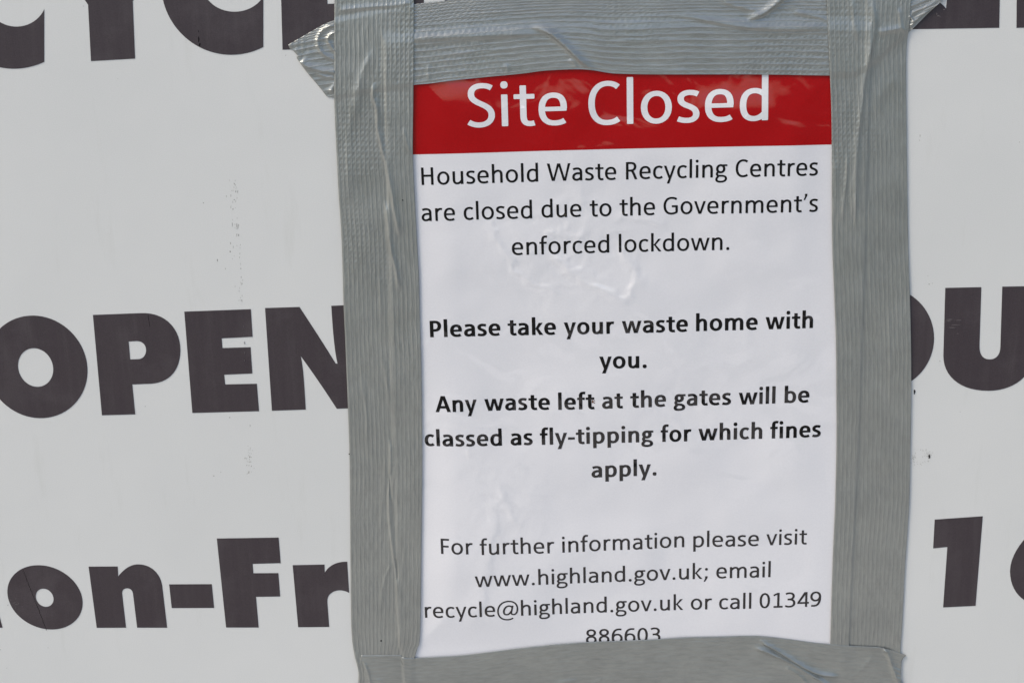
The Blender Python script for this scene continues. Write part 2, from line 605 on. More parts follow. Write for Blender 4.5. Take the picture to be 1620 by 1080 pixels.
# bottom row
big_letter('corner of a dark letter M at the left edge, bottom row', [(4, 992), (-33, 852), (-90, 852), (-120, 930), (-150, 853), (-205, 853), (-200, 993), (-150, 993), (-148, 925), (-128, 993), (-108, 993), (-85, 925), (-48, 992)])
big_letter('dark lower case o with a crease through it, bottom row', E(71.2, 944.1, 59, 2.4, 7.9, 50.7), [E(70.7, 944.7, 14, 0.8, 1.4, 14.3)])
big_letter('dark lower case n, bottom row',
           [(140.2, 895.6), (186.2, 895.4), (187, 911)] + bz((187, 911), (196, 899), (207, 892), (218.5, 892)) + bz((218.5, 892), (238, 892), (253, 905), (256.5, 925)) +
           [(264.4, 992), (217, 992), (210.4, 938)] + bz((210.2, 937), (209, 932.5), (206, 929.8), (201, 929.8), 8) + bz((201, 929.8), (196, 929.8), (193, 933), (193.2, 938), 8) + [(199.4, 992), (153, 992.2)])
o = big_letter('dark hyphen between n and F, bottom row', [(267.6, 923.6), (335, 923.3), (338.7, 960.7), (271.7, 961)])
big_letter('dark letter F, bottom row',
           [(343, 851.2), (440.8, 849.7), (444, 890), (399.7, 891.2), (400.8, 906), (440.3, 905.8), (443.3, 942.7), (405, 943.3), (409.2, 991.7), (357.7, 991.7)])
big_letter('dark lower case r touching the left tape, bottom row',
           [(463, 893.3), (513.3, 892.3), (513.8, 905.2)] + bz((513.8, 905.2), (520, 894), (532, 887.6), (549.2, 887.8)) + [(552.3, 937)] +
           bz((552.3, 937), (543, 932), (534, 931.5), (526, 936)) + bz((526, 936), (520, 939.5), (517.5, 944), (517.8, 951), 6) + [(520.8, 990.8), (471.7, 991.2)])
big_letter('dark numeral 1, bottom row right',
           [(1478.7, 821.3), (1554.7, 816), (1543.3, 957.5), (1492, 960), (1498.7, 864.5), (1476.2, 866.7)])
big_letter('dark numeral cut by the right edge, bottom row',
           bz((1672, 812), (1640, 828), (1598, 866), (1597.8, 903)) + bz((1597.8, 903), (1598, 938), (1622, 958), (1655, 958)) +
           bz((1655, 958), (1690, 958), (1712, 938), (1712, 905)) + bz((1712, 905), (1712, 880), (1698, 862), (1680, 858)) + [(1735, 812)],
           [E(1655, 908, 17, 0, 0, 17, n=30)])


# dirt on the board: each speck a little irregular crust
def blob(cx, cy, rx, ry, n=9, jag=0.35):
    a = np.linspace(0, 2 * math.pi, n, endpoint=False)
    r = 1 + np.random.RandomState(int(cx * 7 + cy * 13) % 99991).uniform(-jag, jag, n)
    return [(cx + rx * q * math.cos(t), cy + ry * q * math.sin(t)) for t, q in zip(a, r)]


def specks(name, items, mat, kind=None, thick=0.0001, base=0.00018):
    vs, fs = [], []
    for it in items:
        b = blob(*it)
        x, z = P([q[0] for q in b], [q[1] for q in b])
        cx, cz = P(it[0], it[1])
        i0 = len(vs)
        for a, c in zip(x, z):
            vs.append((a, -base + 0.00017, c - 0.9))
        for a, c in zip(x, z):
            vs.append((cx + (a - cx) * 0.8, -base - thick, cz + (c - cz) * 0.8 - 0.9))
        n = len(b)
        for k in range(n):
            fs.append((i0 + k, i0 + (k + 1) % n, i0 + n + (k + 1) % n, i0 + n + k))
        fs.append(tuple(i0 + n + k for k in range(n)))
    o = mesh_obj(name, vs, fs, mat, sign, smooth=False)
    tag(o, kind=kind)
    return o


rng = random.Random(7)
dark = [(322, 321, 1.0, 1.0), (371, 291, .6, 1.6), (373, 303, .7, 2.6), (370.5, 316, 1.2, 1.0), (368.5, 331, .9, 1.4), (376, 303, .5, 3),
        (367.5, 355, .5, 4), (374.5, 357, .5, 5), (376.5, 358, .45, 5), (377.5, 372, 1.0, 3.0), (374.6, 371, .6, 1.8), (364.8, 385, .6, 2.4), (364.2, 398, 1.2, 1.7),
        (344, 411.5, 1.0, 3.0), (356.5, 425, .6, 1.6), (381, 425, .7, 1.8), (381.6, 438.5, .8, 1.6), (379.5, 401, .5, 1.4), (382.2, 475, .5, 3),
        (363.3, 660, 1.0, 1.3), (395.6, 673, .5, 2.2), (395.5, 711, .8, 1.0), (395, 722.5, 1.3, 1.7), (397.6, 723, .6, .9), (390.2, 735.5, .7, 1.2),
        (394, 736, .8, 1.1), (397.5, 737, .8, 1.3), (393.5, 747, 1.2, 1.2), (391, 749, 1.0, 0.8), (349.4, 746.5, .7, 1.0), (338, 752.3, 1.8, .7),
        (132, 10, 1.1, .6), (229.8, 642.5, 1.0, .8), (186.5, 125, .6, .5), (452, 88, .6, 1.2),
        (1455.5, 215, .5, 3.2), (1454.7, 222, .45, 1.5), (1468, 436, .6, .8), (1470, 449.5, 1.2, 1.0), (1475, 448, 1.0, .7), (1487, 571, .7, 1.6), (1519, 651, .7, .5),
        (1613, 225, .8, .8), (76, 1024, .7, .7), (0.5, 1027, .8, .8), (11, 1056, .6, .8)]
specks('dirt_specks', [(a, b, c * .85, d * .85) for a, b, c, d in dark], M_DIRT, 'stuff', thick=0.00004, base=0.00003)
faint = []
for k in range(46):
    y = rng.uniform(285, 480)
    faint.append((376 + (y - 380) * 0.06 + rng.gauss(0, 2.2) - (8 if rng.random() < .4 else 0), y, rng.uniform(.35, .7), rng.uniform(.8, 2.6)))
for k in range(26):
    faint.append((rng.gauss(394, 3), rng.uniform(705, 750), rng.uniform(.4, .8), rng.uniform(.5, 1.4)))
for k in range(45):          # the grubby ring by the right tape
    a = rng.uniform(0, 2 * math.pi)
    faint.append((1456 + 14 * math.cos(a) + rng.gauss(0, 1.8), 722 + 10 * math.sin(a) + rng.gauss(0, 1.8), rng.uniform(.3, .7), rng.uniform(.4, 1.0)))
for k in range(34):
    faint.append((rng.gauss(1469, 4), rng.gauss(719, 4), rng.uniform(.3, .6), rng.uniform(.5, 1.3)))
for k in range(18):
    faint.append((rng.gauss(1445, 2.5), rng.gauss(722, 5), rng.uniform(.4, .8), rng.uniform(.6, 1.4)))
specks('pale_grime', [(a, b, c, d) for a, b, c, d in faint], M_DIRT_FAINT, 'stuff', thick=0.00002, base=0.00003)
h = specks('hole', [(1446.6, 619, 1.5, 4.2)], M_HOLE)
h = specks('hole', [(1470, 721.5, 1.4, 3.0)], M_HOLE)
# pale scratches on the dark letters
specks('scratch', [(1502, 505.2, 6, .5), (1500, 508, 4, .4), (1516, 506.5, 4, .35), (1506, 518, 5, .4), (1511, 514, 7, .3), (1515, 527.5, 1.5, .4)] +
       [(1484.5, 25.5, 2.4, .9), (1487, 27, 1.2, .7), (1482, 22.5, .8, 1.6), (1493.5, 15.5, 1.4, .9)] +
       [(385.5, 516, .45, 2.4), (386, 529, .4, 2.2), (386.6, 542, .4, 2.4), (386.8, 558, .4, 3), (387, 570, .35, 2)] +
       [(25 + rng.gauss(0, 5), 955 + rng.gauss(0, 4), .6, .6) for k in range(14)], M_SCRATCH, 'stuff', thick=0.00004, base=0.00032)
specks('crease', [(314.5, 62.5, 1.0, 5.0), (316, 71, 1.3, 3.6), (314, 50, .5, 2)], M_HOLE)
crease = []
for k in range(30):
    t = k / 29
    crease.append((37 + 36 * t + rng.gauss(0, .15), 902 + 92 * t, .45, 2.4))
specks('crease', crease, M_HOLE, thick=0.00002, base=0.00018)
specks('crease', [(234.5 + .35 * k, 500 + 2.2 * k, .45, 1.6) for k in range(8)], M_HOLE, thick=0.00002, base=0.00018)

# ------------------------------------------------------------------ height of the laminated notice above the board (in photo pixels of relief)
PLX = lambda y: np.interp(y, [0, 45, 250, 600, 900, 1100], [604, 606, 613, 620, 629, 640])      # pouch edges, hidden by the tape
PRX = lambda y: np.interp(y, [0, 120, 400, 700, 1017, 1100], [1378, 1376, 1368, 1358, 1343, 1340])
PTY = lambda x: np.interp(x, [600, 655, 830, 870, 1000, 1130, 1310, 1380], [60, 57, 43, 42, 36, 34, 37, 38])
PBY = lambda x: np.interp(x, [600, 1400], [1112, 1100])


def notice_h(px, py):
    n = NZ
    h = 2.4 + 2.4 * n[0](px / 210 + 3.3, py / 190 + 1.1) + 1.3 * n[1](px / 90 + 7, py / 80 + 2)
    h += 0.30 * n[2](px / 34 + 1, py / 30 + 5)
    zone = sstep(1 - np.hypot((px - 890) / 190, (py - 390) / 150)) + 0.5 * sstep(1 - np.hypot((px - 790) / 150, (py - 800) / 170)) + 0.5 * sstep(1 - np.hypot((px - 1090) / 160, (py - 640) / 130))
    h += zone * (0.72 * (1 - np.abs(n[3](px / 26 + py / 60, py / 22))) + 0.34 * (1 - np.abs(n[4](px / 11, py / 13 + px / 40))))
    px0, py0 = px, py
    px, py = px + 5 * n[5](px / 17, py / 17) + 2 * n[6](px / 7, py / 7), py + 5 * n[6](px / 17 + 9, py / 17) + 2 * n[5](px / 7, py / 7 + 5)
    h += ridge(px, py, [(868, 360), (880, 400), (925, 445), (985, 470), (1003, 445), (990, 405), (960, 350)], 1.3, 12, 7)
    h += ridge(px, py, [(770, 330), (785, 380), (835, 440), (905, 468)], 1.0, 9, 6)
    h += ridge(px, py, [(790, 760), (800, 800), (822, 835)], 0.9, 7, 12)
    h += ridge(px, py, [(735, 1020), (765, 930), (790, 760)], 1.0, 10, 20)
    h += ridge(px, py, [(905, 250), (915, 300), (920, 340)], 0.5, 8, 8)
    h += ridge(px, py, [(1170, 470), (1180, 520), (1172, 580)], 0.5, 14, 14)
    h += ridge(px, py, [(960, 352), (1000, 345), (1040, 352), (1052, 372)], 0.7, 6, 9)
    h += ridge(px, py, [(850, 365), (905, 372), (940, 358)], 0.6, 6, 6)
    h += ridge(px, py, [(815, 395), (870, 402), (925, 432), (975, 446)], 0.5, 10, 5)
    h += ridge(px, py, [(672, 620), (690, 660), (735, 690), (740, 730)], 0.7, 9, 16)
    h += ridge(px, py, [(1050, 640), (1090, 690), (1150, 690), (1185, 650)], 0.5, 14, 8)
    px, py = px0, py0
    # pressed flat where the tape pulls it down
    e = np.minimum.reduce([(px - 655) / 70, (1318 - px) / 70, (py - 115) / 70, (1025 - py) / 70])
    return 1.2 + np.maximum(h, 0.1) * sstep(e) + 0.25


TH = {}


def xyz(px, py, hpx, z0=0.0):
    x, z = P(px, py)
    return np.stack([x, -hpx * PXM, z - z0], -1)


notice = empty('laminated_notice', (0, -0.001, 1.2))
tag(notice, 'laminated white closure notice with red heading taped to the board', 'notice')
NO = np.array([0, -0.001, 1.2])


def sheet_patch(x0, x1, y0, y1, step, lift, mat, name, hidden=True):
    ny, nx = int((y1(0) - y0(0)) / step if callable(y1) else (y1 - y0) / step) + 2, int(900 / step)
    return None


def coons(L, R, T, B, nr, nc):
    """grid between four edge polylines (L and R run down, T and B run right), in photo pixels"""
    l, r, t, b = smooth_path(L, nr), smooth_path(R, nr), smooth_path(T, nc), smooth_path(B, nc)
    u = np.linspace(0, 1, nc)[None, :, None]
    v = np.linspace(0, 1, nr)[:, None, None]
    c = (1 - v) * t[None] + v * b[None] + (1 - u) * l[:, None] + u * r[:, None]
    c -= (1 - u) * (1 - v) * t[0] + u * (1 - v) * t[-1] + (1 - u) * v * b[0] + u * v * b[-1]
    return c


def coons_raw(L, R, T, B, nr, nc):
    l, r, t, b = interp_path(L, nr), interp_path(R, nr), smooth_path(T, nc), smooth_path(B, nc)
    u = np.linspace(0, 1, nc)[None, :, None]
    v = np.linspace(0, 1, nr)[:, None, None]
    c = (1 - v) * t[None] + v * b[None] + (1 - u) * l[:, None] + u * r[:, None]
    c -= (1 - u) * (1 - v) * t[0] + u * (1 - v) * t[-1] + (1 - u) * v * b[0] + u * v * b[-1]
    return c


def skirted(g, h, drop):
    """surface grid plus a turned-down rim of thickness drop"""
    nr, nc = h.shape
    V = xyz(g[..., 0], g[..., 1], h).reshape(-1, 3)
    F = grid_faces(nr, nc)
    idx = np.arange(nr * nc).reshape(nr, nc)
    rim = np.concatenate([idx[0, :], idx[1:, -1], idx[-1, -2::-1], idx[-2:0:-1, 0]])
    low = V[rim].copy()
    low[:, 1] += drop
    k = np.arange(len(rim))
    k2 = (k + 1) % len(rim)
    n0 = len(V)
    F2 = np.stack([rim[k], n0 + k, n0 + k2, rim[k2]], -1)
    return np.vstack([V, low]), np.vstack([F, F2]), rim


ys = [45, 250, 600, 900, 1108]
gs = coons([(PLX(y), y) for y in (60, 250, 600, 900, 1112)], [(PRX(y), y) for y in (38, 250, 600, 900, 1102)],
           [(PLX(60), 60)] + [(x, PTY(x)) for x in (655, 700, 830, 1000, 1200)] + [(PRX(38), 38)],
           [(PLX(1112), 1112), (900, 1108), (PRX(1102), 1102)], 430, 310)
hs = notice_h(gs[..., 0], gs[..., 1])
V, Fc, rim = skirted(gs, hs, 0.0004)
mesh_obj('paper_sheet', V - NO, Fc, M_SHEET, notice)

# red heading: top hidden by tape; lower edge measured
xs = [655, 800, 950, 1100, 1220, 1316]
yb = np.interp
RB = [(628, 245), (653, 244.4), (760, 241.5), (905, 237), (1100, 232.5), (1220, 230.2), (1316, 228.6), (1350, 228)]
gr = coons([(628, 62), (628, 150), (628, 245)], [(1350, 52), (1350, 140), (1350, 228)],
           [(628, 62), (800, 52), (1000, 50), (1350, 52)], RB, 120, 420)
hr = notice_h(gr[..., 0], gr[..., 1]) + 0.12
mesh_obj('red_heading', xyz(gr[..., 0], gr[..., 1], hr).reshape(-1, 3) - NO, grid_faces(120, 420), M_RED, notice)


# ------------------------------------------------------------------ lettering, drawn stroke by stroke
def parse(d):
    pts, cur = [], None
    toks = d.split()
    i = 0
    while i < len(toks):
        c = toks[i][0]
        if c in 'ML':
            cur = tuple(map(float, toks[i][1:].split(',')))
            pts.append(cur)
            i += 1
        else:
            a = tuple(map(float, toks[i][1:].split(',')))
            b = tuple(map(float, toks[i + 1].split(',')))
            e = tuple(map(float, toks[i + 2].split(',')))
            pts += bz(cur, a, b, e, 11)[1:]
            cur = e
            i += 3
    return np.array(pts)


def stroke(pts, V, H, closed=False, r=13.0):
    """quads along a pen stroke; the pen is wider across vertical strokes (V) than across level ones (H)"""
    p = np.asarray(pts, float)
    if not closed:
        q = [p[:1]]
        for a, b in zip(p[:-1], p[1:]):
            m = max(1, int(np.hypot(*(b - a)) / 55))
            q.append(a + (b - a) * (np.arange(1, m + 1) / m)[:, None])
        p = np.vstack(q)
    keep = [0] + [i for i in range(1, len(p)) if np.hypot(*(p[i] - p[i - 1])) > 1e-6]
    p = p[keep]
    if closed:
        t = np.roll(p, -1, 0) - np.roll(p, 1, 0)
    else:
        # square ends with slightly rounded corners
        L = np.hypot(*np.diff(p, axis=0).T)
        rr = [min(r, 0.45 * L[0]), min(r, 0.45 * L[-1])]
        d0, d1 = (p[1] - p[0]) / L[0], (p[-1] - p[-2]) / L[-1]
        p = np.vstack([p[0], p[0] + d0 * rr[0] * 0.3, p[0] + d0 * rr[0], p[1:-1], p[-1] - d1 * rr[1], p[-1] - d1 * rr[1] * 0.3, p[-1]])
        t = np.gradient(p, axis=0)
        t[:3] = d0
        t[-3:] = d1
    t /= np.hypot(t[:, 0], t[:, 1])[:, None]
    nrm = np.stack([-t[:, 1], t[:, 0]], -1)
    hw = np.sqrt((V / 2 * nrm[:, 0]) ** 2 + (H / 2 * nrm[:, 1]) ** 2)
    if not closed:
        for k, q in ((0, r), (-1, r)):
            hw[k] -= q * 0.75
        for k in (1, -2):
            hw[k] -= r * 0.22
    a, b = p + nrm * hw[:, None], p - nrm * hw[:, None]
    n = len(p)
    m = n if closed else n - 1
    return [[a[i], b[i], b[(i + 1) % n], a[(i + 1) % n]] for i in range(m)]


def ring(cx, cy, rx, ry, p=2.12, n=32):
    a = np.linspace(0, 2 * math.pi, n, endpoint=False)
    c, s = np.cos(a), np.sin(a)
    return np.stack([cx + rx * np.sign(c) * np.abs(c) ** (2 / p), cy + ry * np.sign(s) * np.abs(s) ** (2 / p)], -1)


GLY = {}


def glyph(ch, bold):
    key = (ch, bold)
    if key in GLY:
        return GLY[key]
    k = (lambda a, b: b) if bold else (lambda a, b: a)
    V, H = k(93, 132), k(76, 98)
    v, h = V / 2, H / 2
    xt, xb, CT = 475 - h, -9 + h, 641 - h
    asc = 685
    Q = []

    def S(d, mv=1.0, mh=None):
        Q.extend(stroke(parse(d), V * mv, H * (mh or mv)))

    def O(cx, cy, rx, ry, mv=1.0, p=2.12):
        Q.extend(stroke(ring(cx, cy, rx, ry, p), V * mv, H * mv, True))

    def PL(*pts):
        Q.append([np.array(q, float) for q in pts])

    def dot(cx, cy, r):
        Q.append(list(ring(cx, cy, r, r, 2.4, 20)))

    def arch(a, b, mid=None):
        m = (a + b) / 2
        S(f"M{a},{xt-135} C{a+25},{xt-50} {m-30},{xt} {m+25},{xt} C{b-30},{xt} {b},{xt-55} {b},{xt-150} L{b},0")

    adv = 500
    if ch == 'o':
        adv = k(527, 538)
        O(adv / 2, 233, adv / 2 - k(41, 34) - v, 242 - h)
    elif ch in 'nhmu':
        a = k(118, 130)
        if ch == 'm':
            adv = k(799, 813)
            b, c = k(401, 406), k(683, 684)
            S(f"M{a},0 L{a},466")
            arch(a, b)
            arch(b, c)
        else:
            adv = k(525, 537)
            b = adv - a + k(4, 2)
            S(f"M{a},0 L{a},{asc if ch == 'h' else 466}")
            arch(a, b)
            if ch == 'u':
                Q = [[np.array((adv - q[0], 466 - q[1])) for q in f] for f in Q]
    elif ch in 'dbpa' and ch != 'a':
        adv = k(525, 537)
        sr, L = adv - k(117, 129), k(44, 36) + v
        S(f"M{sr},0 L{sr},{asc}")
        S(f"M{sr},{xt-62} C{sr-55},{xt-18} {sr-95},{xt} {sr-150},{xt} C{L+58},{xt} {L},{xt-80} {L},228 C{L},{xb+75} {L+50},{xb} {sr-160},{xb} C{sr-95},{xb} {sr-50},{xb+30} {sr},{xb+82}")
        if ch in 'bp':
            Q = [[np.array((adv - q[0], q[1])) for q in f] for f in Q]
        if ch == 'p':
            Q = [[np.array((q[0], 466 - q[1])) for q in f] for f in Q]
            lo = 466 - asc
            Q = [[np.array((q[0], max(q[1], -183.0))) for q in f] for f in Q]
    elif ch == 'a':
        adv = k(479, 494)
        sr, L = adv - k(111, 122), k(42, 34) + v
        S(f"M{k(78,80)},{k(408,400)} C{k(118,120)},{xt-12} 165,{xt} {k(222,225)},{xt} C{sr-55},{xt} {sr},{xt-40} {sr},{xt-130} L{sr},0")
        S(f"M{sr},{k(262,258)} L{k(255,265)},{k(262,258)} C{L+60},{k(260,256)} {L},{k(205,200)} {L},{k(130,132)} C{L},{xb+42} {L+45},{xb} {k(195,200)},{xb} C{k(262,265)},{xb} {sr-50},{xb+28} {sr},{xb+82}")
    elif ch == 'e':
        adv = k(498, 503)
        L, R = k(42, 34) + v, adv - k(44, 36) - v
        S(f"M{k(420,418)},{k(66,72)} C{k(380,375)},{xb+8} 325,{xb} {k(272,275)},{xb} C{L+60},{xb} {L},{xb+75} {L},230 C{L},{xt-75} {L+60},{xt} {k(256,258)},{xt} C{R-40},{xt} {R},{xt-70} {R},{k(262,268)} L{R},{k(232,232)}")
        S(f"M{L},{k(236,236)} L{R+v-4},{k(236,236)}", 0.8, k(0.84, 0.82))
    elif ch == 'c':
        adv = k(423, 418)
        L = k(42, 34) + v
        S(f"M{k(378,372)},{k(74,82)} C{k(340,335)},{xb+14} {k(305,300)},{xb} {k(255,255)},{xb} C{L+55},{xb} {L},{xb+72} {L},230 C{L},{xt-72} {L+60},{xt} {k(265,262)},{xt} C{k(310,305)},{xt} {k(342,335)},{xt-16} {k(372,368)},{xt-46}")
    elif ch == 's':
        adv = k(391, 399)
        l, r_ = k(85, 98), k(309, 302)
        S(f"M{k(46,44)},{k(56,66)} C{k(92,90)},{xb+6} 140,{xb} 180,{xb} C{r_-55},{xb} {r_},{xb+32} {r_},{k(122,128)} C{r_},{k(185,185)} 262,{k(212,212)} 195,{k(240,240)} C125,{k(268,266)} {l},{k(292,288)} {l},{k(348,342)} C{l},{xt-35} {l+52},{xt} 212,{xt} C262,{xt} 300,{xt-8} {k(335,340)},{xt-k(28,24)}")
    elif ch == 'g':
        adv = k(471, 474)
        cx = k(218, 222)
        O(cx, k(310, 312), k(172, 180) - v, k(165, 163) - h)
        S(f"M{cx+70},{466-h*.85} L{k(460,464)},{466-h*.85}", .85)
        S(f"M{k(118,130)},{k(190,190)} C{k(70,80)},{k(160,150)} {k(62,80)},{k(70,70)} {k(150,170)},{k(62,66)} C{k(200,210)},{k(56,58)} 240,{k(58,60)} {k(270,275)},{k(55,52)} C{k(370,350)},{k(50,40)} {k(410,396)},{k(10,0)} {k(410,396)},{k(-45,-45)} C{k(410,396)},{k(-120,-118)} {k(330,320)},{-194+h} {k(218,222)},{-194+h} C{k(115,115)},{-194+h} {k(64,72)},{k(-130,-126)} {k(64,72)},{k(-70,-66)} C{k(64,72)},{k(-20,-20)} {k(100,110)},{k(10,5)} {k(140,150)},{k(50,50)}", .9)
    elif ch in 'il':
        adv = k(229, 246)
        a = adv / 2
        if ch == 'l':
            S(f"M{a},0 L{a},{asc}")
        else:
            S(f"M{a},0 L{a},466")
            dot(a, k(605, 612), k(53, 72))
    elif ch == 't':
        adv = k(335, 347)
        a = k(156, 166)
        S(f"M{a},{k(590,585)} L{a},150 C{a},{xb+40} {a+25},{xb} {a+95},{xb} C{a+120},{xb} {a+138},{xb+3} {k(316,332)},{xb+10}")
        S(f"M{k(20,14)},{466-h} L{k(322,334)},{466-h}", 1, k(.92, .9))
    elif ch == 'f':
        adv = k(305, 316)
        a = k(134, 142)
        S(f"M{a},0 L{a},510 C{a},600 {a+30},{694-h} {a+105},{694-h} C{a+130},{694-h} {a+148},{690-h} {k(304,318)},{684-h}")
        S(f"M{k(18,12)},{466-h} L{k(288,300)},{466-h}", 1, k(.92, .9))
    elif ch == 'r':
        adv = k(349, 355)
        a = k(118, 130)
        S(f"M{a},0 L{a},466")
        S(f"M{a},{xt-130} C{a+35},{xt-50} {a+90},{xt} {a+150},{xt} C{a+175},{xt} {a+192},{xt-2} {k(332,348)},{xt-10}")
    elif ch == 'v':
        adv = k(452, 474)
        if bold:
            PL((8, 466), (145, 466), (240, 135), (336, 466), (468, 466), (312, 0), (170, 0))
        else:
            PL((10, 466), (104, 466), (228, 105), (350, 466), (442, 466), (275, 0), (178, 0))
    elif ch == 'w':
        adv = k(715, 745)
        if bold:
            PL((10, 466), (142, 466), (222, 140), (310, 466), (436, 466), (524, 140), (604, 466), (735, 466), (598, 0), (452, 0), (373, 300), (294, 0), (148, 0))
        else:
            PL((14, 466), (106, 466), (205, 108), (308, 466), (406, 466), (510, 108), (612, 466), (702, 466), (560, 0), (462, 0), (357, 352), (254, 0), (156, 0))
    elif ch == 'y':
        adv = k(453, 474)
        if bold:
            PL((6, 466), (145, 466), (244, 135), (335, 466), (468, 466), (238, -183), (104, -183), (174, -4))
        else:
            PL((10, 466), (104, 466), (232, 105), (350, 466), (443, 466), (212, -183), (120, -183), (186, -2))
    elif ch == 'k':
        adv = k(455, 480)
        a = k(117, 130)
        S(f"M{a},0 L{a},{asc}")
        if bold:
            PL((180, 222), (318, 466), (464, 466), (292, 232))
            PL((185, 262), (302, 258), (484, 0), (330, 0))
        else:
            PL((148, 228), (328, 466), (434, 466), (226, 232))
            PL((160, 258), (238, 256), (454, 0), (344, 0))
    elif ch == 'S':
        adv = 459
        S(f"M48,76 C95,42 150,{xb} 205,{xb} C312,{xb} 384,88 384,172 C384,262 310,300 228,340 C146,380 92,412 92,486 C92,560 160,{CT} 248,{CT} C308,{CT} 352,{CT-12} 390,{CT-38}")
    elif ch == 'C':
        adv = 533
        S(f"M482,80 C432,42 375,{xb} 312,{xb} C172,{xb} 93,140 93,315 C93,490 188,{CT} 322,{CT} C388,{CT} 438,{CT-20} 476,{CT-56}")
    elif ch == 'G':
        adv = 631
        S(f"M535,{CT-52} C475,{CT-12} 410,{CT} 348,{CT} C190,{CT} 93,485 93,310 C93,135 188,{xb} 330,{xb} C412,{xb} 482,52 530,80 L530,318", .98)
        S("M352,296 L572,296", .98)
    elif ch == 'H':
        adv = 623
        S("M140,0 L140,632")
        S("M483,0 L483,632")
        S("M140,334 L483,334")
    elif ch == 'W':
        adv = 890
        PL((14, 632), (114, 632), (244, 112), (390, 632), (500, 632), (657, 112), (780, 632), (876, 632), (708, 0), (600, 0), (444, 520), (292, 0), (182, 0))
    elif ch == 'R':
        adv = 543
        S("M142,0 L142,632")
        S(f"M142,{632-h} L265,{632-h} C385,{632-h} 428,545 428,460 C428,375 370,322 268,322 L142,322")
        PL((262, 320), (352, 330), (402, 262), (512, 0), (412, 0), (320, 225))
    elif ch == 'F':
        adv = 459
        S("M142,0 L142,632")
        S(f"M142,{632-h} L422,{632-h}")
        S("M142,312 L398,312")
    elif ch == 'P':
        adv = 532
        S("M150,0 L150,632")
        S(f"M150,{632-h} L262,{632-h} C375,{632-h} 432,530 432,432 C432,320 362,262 255,262 L150,262")
    elif ch == 'A':
        adv = 606
        PL((4, 0), (142, 0), (330, 560), (318, 632), (226, 632))
        PL((603, 0), (458, 0), (276, 560), (290, 632), (384, 632))
        S("M140,192 L460,192")
    elif ch == "'":
        adv = 230
        PL((86, 662), (176, 668), (184, 610), (98, 440), (42, 440), (92, 560))
    elif ch == '.':
        adv = k(252, 267)
        dot(adv / 2, k(52, 66), k(57, 75))
    elif ch == ';':
        adv = 268
        dot(150, 400, 56)
        PL((98, 105), (198, 108), (196, 30), (104, -120), (42, -120), (100, 20))
    elif ch == '-':
        adv = 306
        S("M26,232 L280,232")
    elif ch == '@':
        adv = 894
        S("M655,-92 C580,-138 500,-158 425,-158 C200,-158 66,-5 66,212 C66,450 232,642 490,642 C715,642 832,505 832,318 C832,165 770,66 668,66 C600,66 575,112 592,180 L650,455", .72, .8)
        S("M634,352 C612,415 562,442 502,442 C392,442 296,330 296,190 C296,112 335,66 402,66 C482,66 552,140 594,225", .82)
    elif ch == '0':
        adv = 507
        O(253, 316, 207 - v, 325 - h, p=2.2)
    elif ch == '1':
        adv = 507
        S("M285,30 L285,632")
        S("M95,520 L270,608", .9)
        S("M98,35 L462,35")
    elif ch == '3':
        adv = 507
        S(f"M74,568 C120,{CT-12} 165,{CT} 218,{CT} C318,{CT} 380,552 380,480 C380,392 312,340 222,338 L142,338")
        S(f"M200,338 L230,338 C345,334 410,272 410,180 C410,85 330,{xb} 208,{xb} C150,{xb} 98,44 54,68")
    elif ch == '4':
        adv = 507
        S("M378,0 L378,632", .96)
        PL((300, 632), (378, 632), (372, 560), (118, 190), (28, 180), (28, 200))
        S("M26,172 L488,172")
    elif ch in '69':
        adv = 507
        S(f"M432,{CT-14} C400,{CT-2} 360,{CT} 325,{CT} C172,{CT} 92,480 90,270 L90,200")
        O(262, 204, 218 - v, 213 - h)
        if ch == '9':
            Q = [[np.array((507 - q[0], 632 - q[1])) for q in f] for f in Q]
    elif ch == '8':
        adv = 507
        O(253, 482, 192 - v, 159 - h)
        O(253, 170, 213 - v, 179 - h)
    elif ch == ' ':
        adv = 226
    if Q:
        v2, fs = cdt(Q, 42)
        GLY[key] = (adv, v2, fs)
    else:
        GLY[key] = (adv, np.zeros((0, 2)), [])
    return GLY[key]


def up_em(px, py, em):
    x0, z0 = P(px, py)
    x1, z1 = P(px, py - em)
    return float(np.hypot(x1 - x0, z1 - z0))


EM_BODY = up_em(828, 288, 43.8)
EM_TITLE = up_em(990, 196, 108.2)
UP_DIR = np.array([-0.004, 1.0])


def text_line(words, bold, em, mat, label, lift=0.2):
    """each word: (text, ink left x, baseline y there, ink right x, baseline y there) in photo pixels"""
    VV, FF = [], []
    nv = 0
    for w, xl, yl, xr, yr in words:
        x = 0.0
        parts = []
        for ch in w:
            adv, v2, fs = glyph(ch, bold)
            if len(v2):
                parts.append((v2 + [x, 0], fs))
            x += adv
        lo = min(p[0][:, 0].min() for p in parts)
        hi = max(p[0][:, 0].max() for p in parts)
        a, b = np.array(P(xl, yl)), np.array(P(xr, yr))
        ex = (b - a) / (hi - lo)
        for v2, fs in parts:
            q = a + (v2[:, :1] - lo) * ex + v2[:, 1:] * UP_DIR * (em / 1000.0)
            VV.append(q)
            FF += [tuple(i + nv for i in t) for t in fs]
            nv += len(v2)
    q = np.vstack(VV)
    px, py = pix(q[:, 0], q[:, 1])
    hh = notice_h(px, py) + lift
    V3 = np.stack([q[:, 0], -hh * PXM, q[:, 1]], -1) - NO
    o = mesh_obj('text_line', V3, FF, mat, notice)
    o['label'] = label
    return o


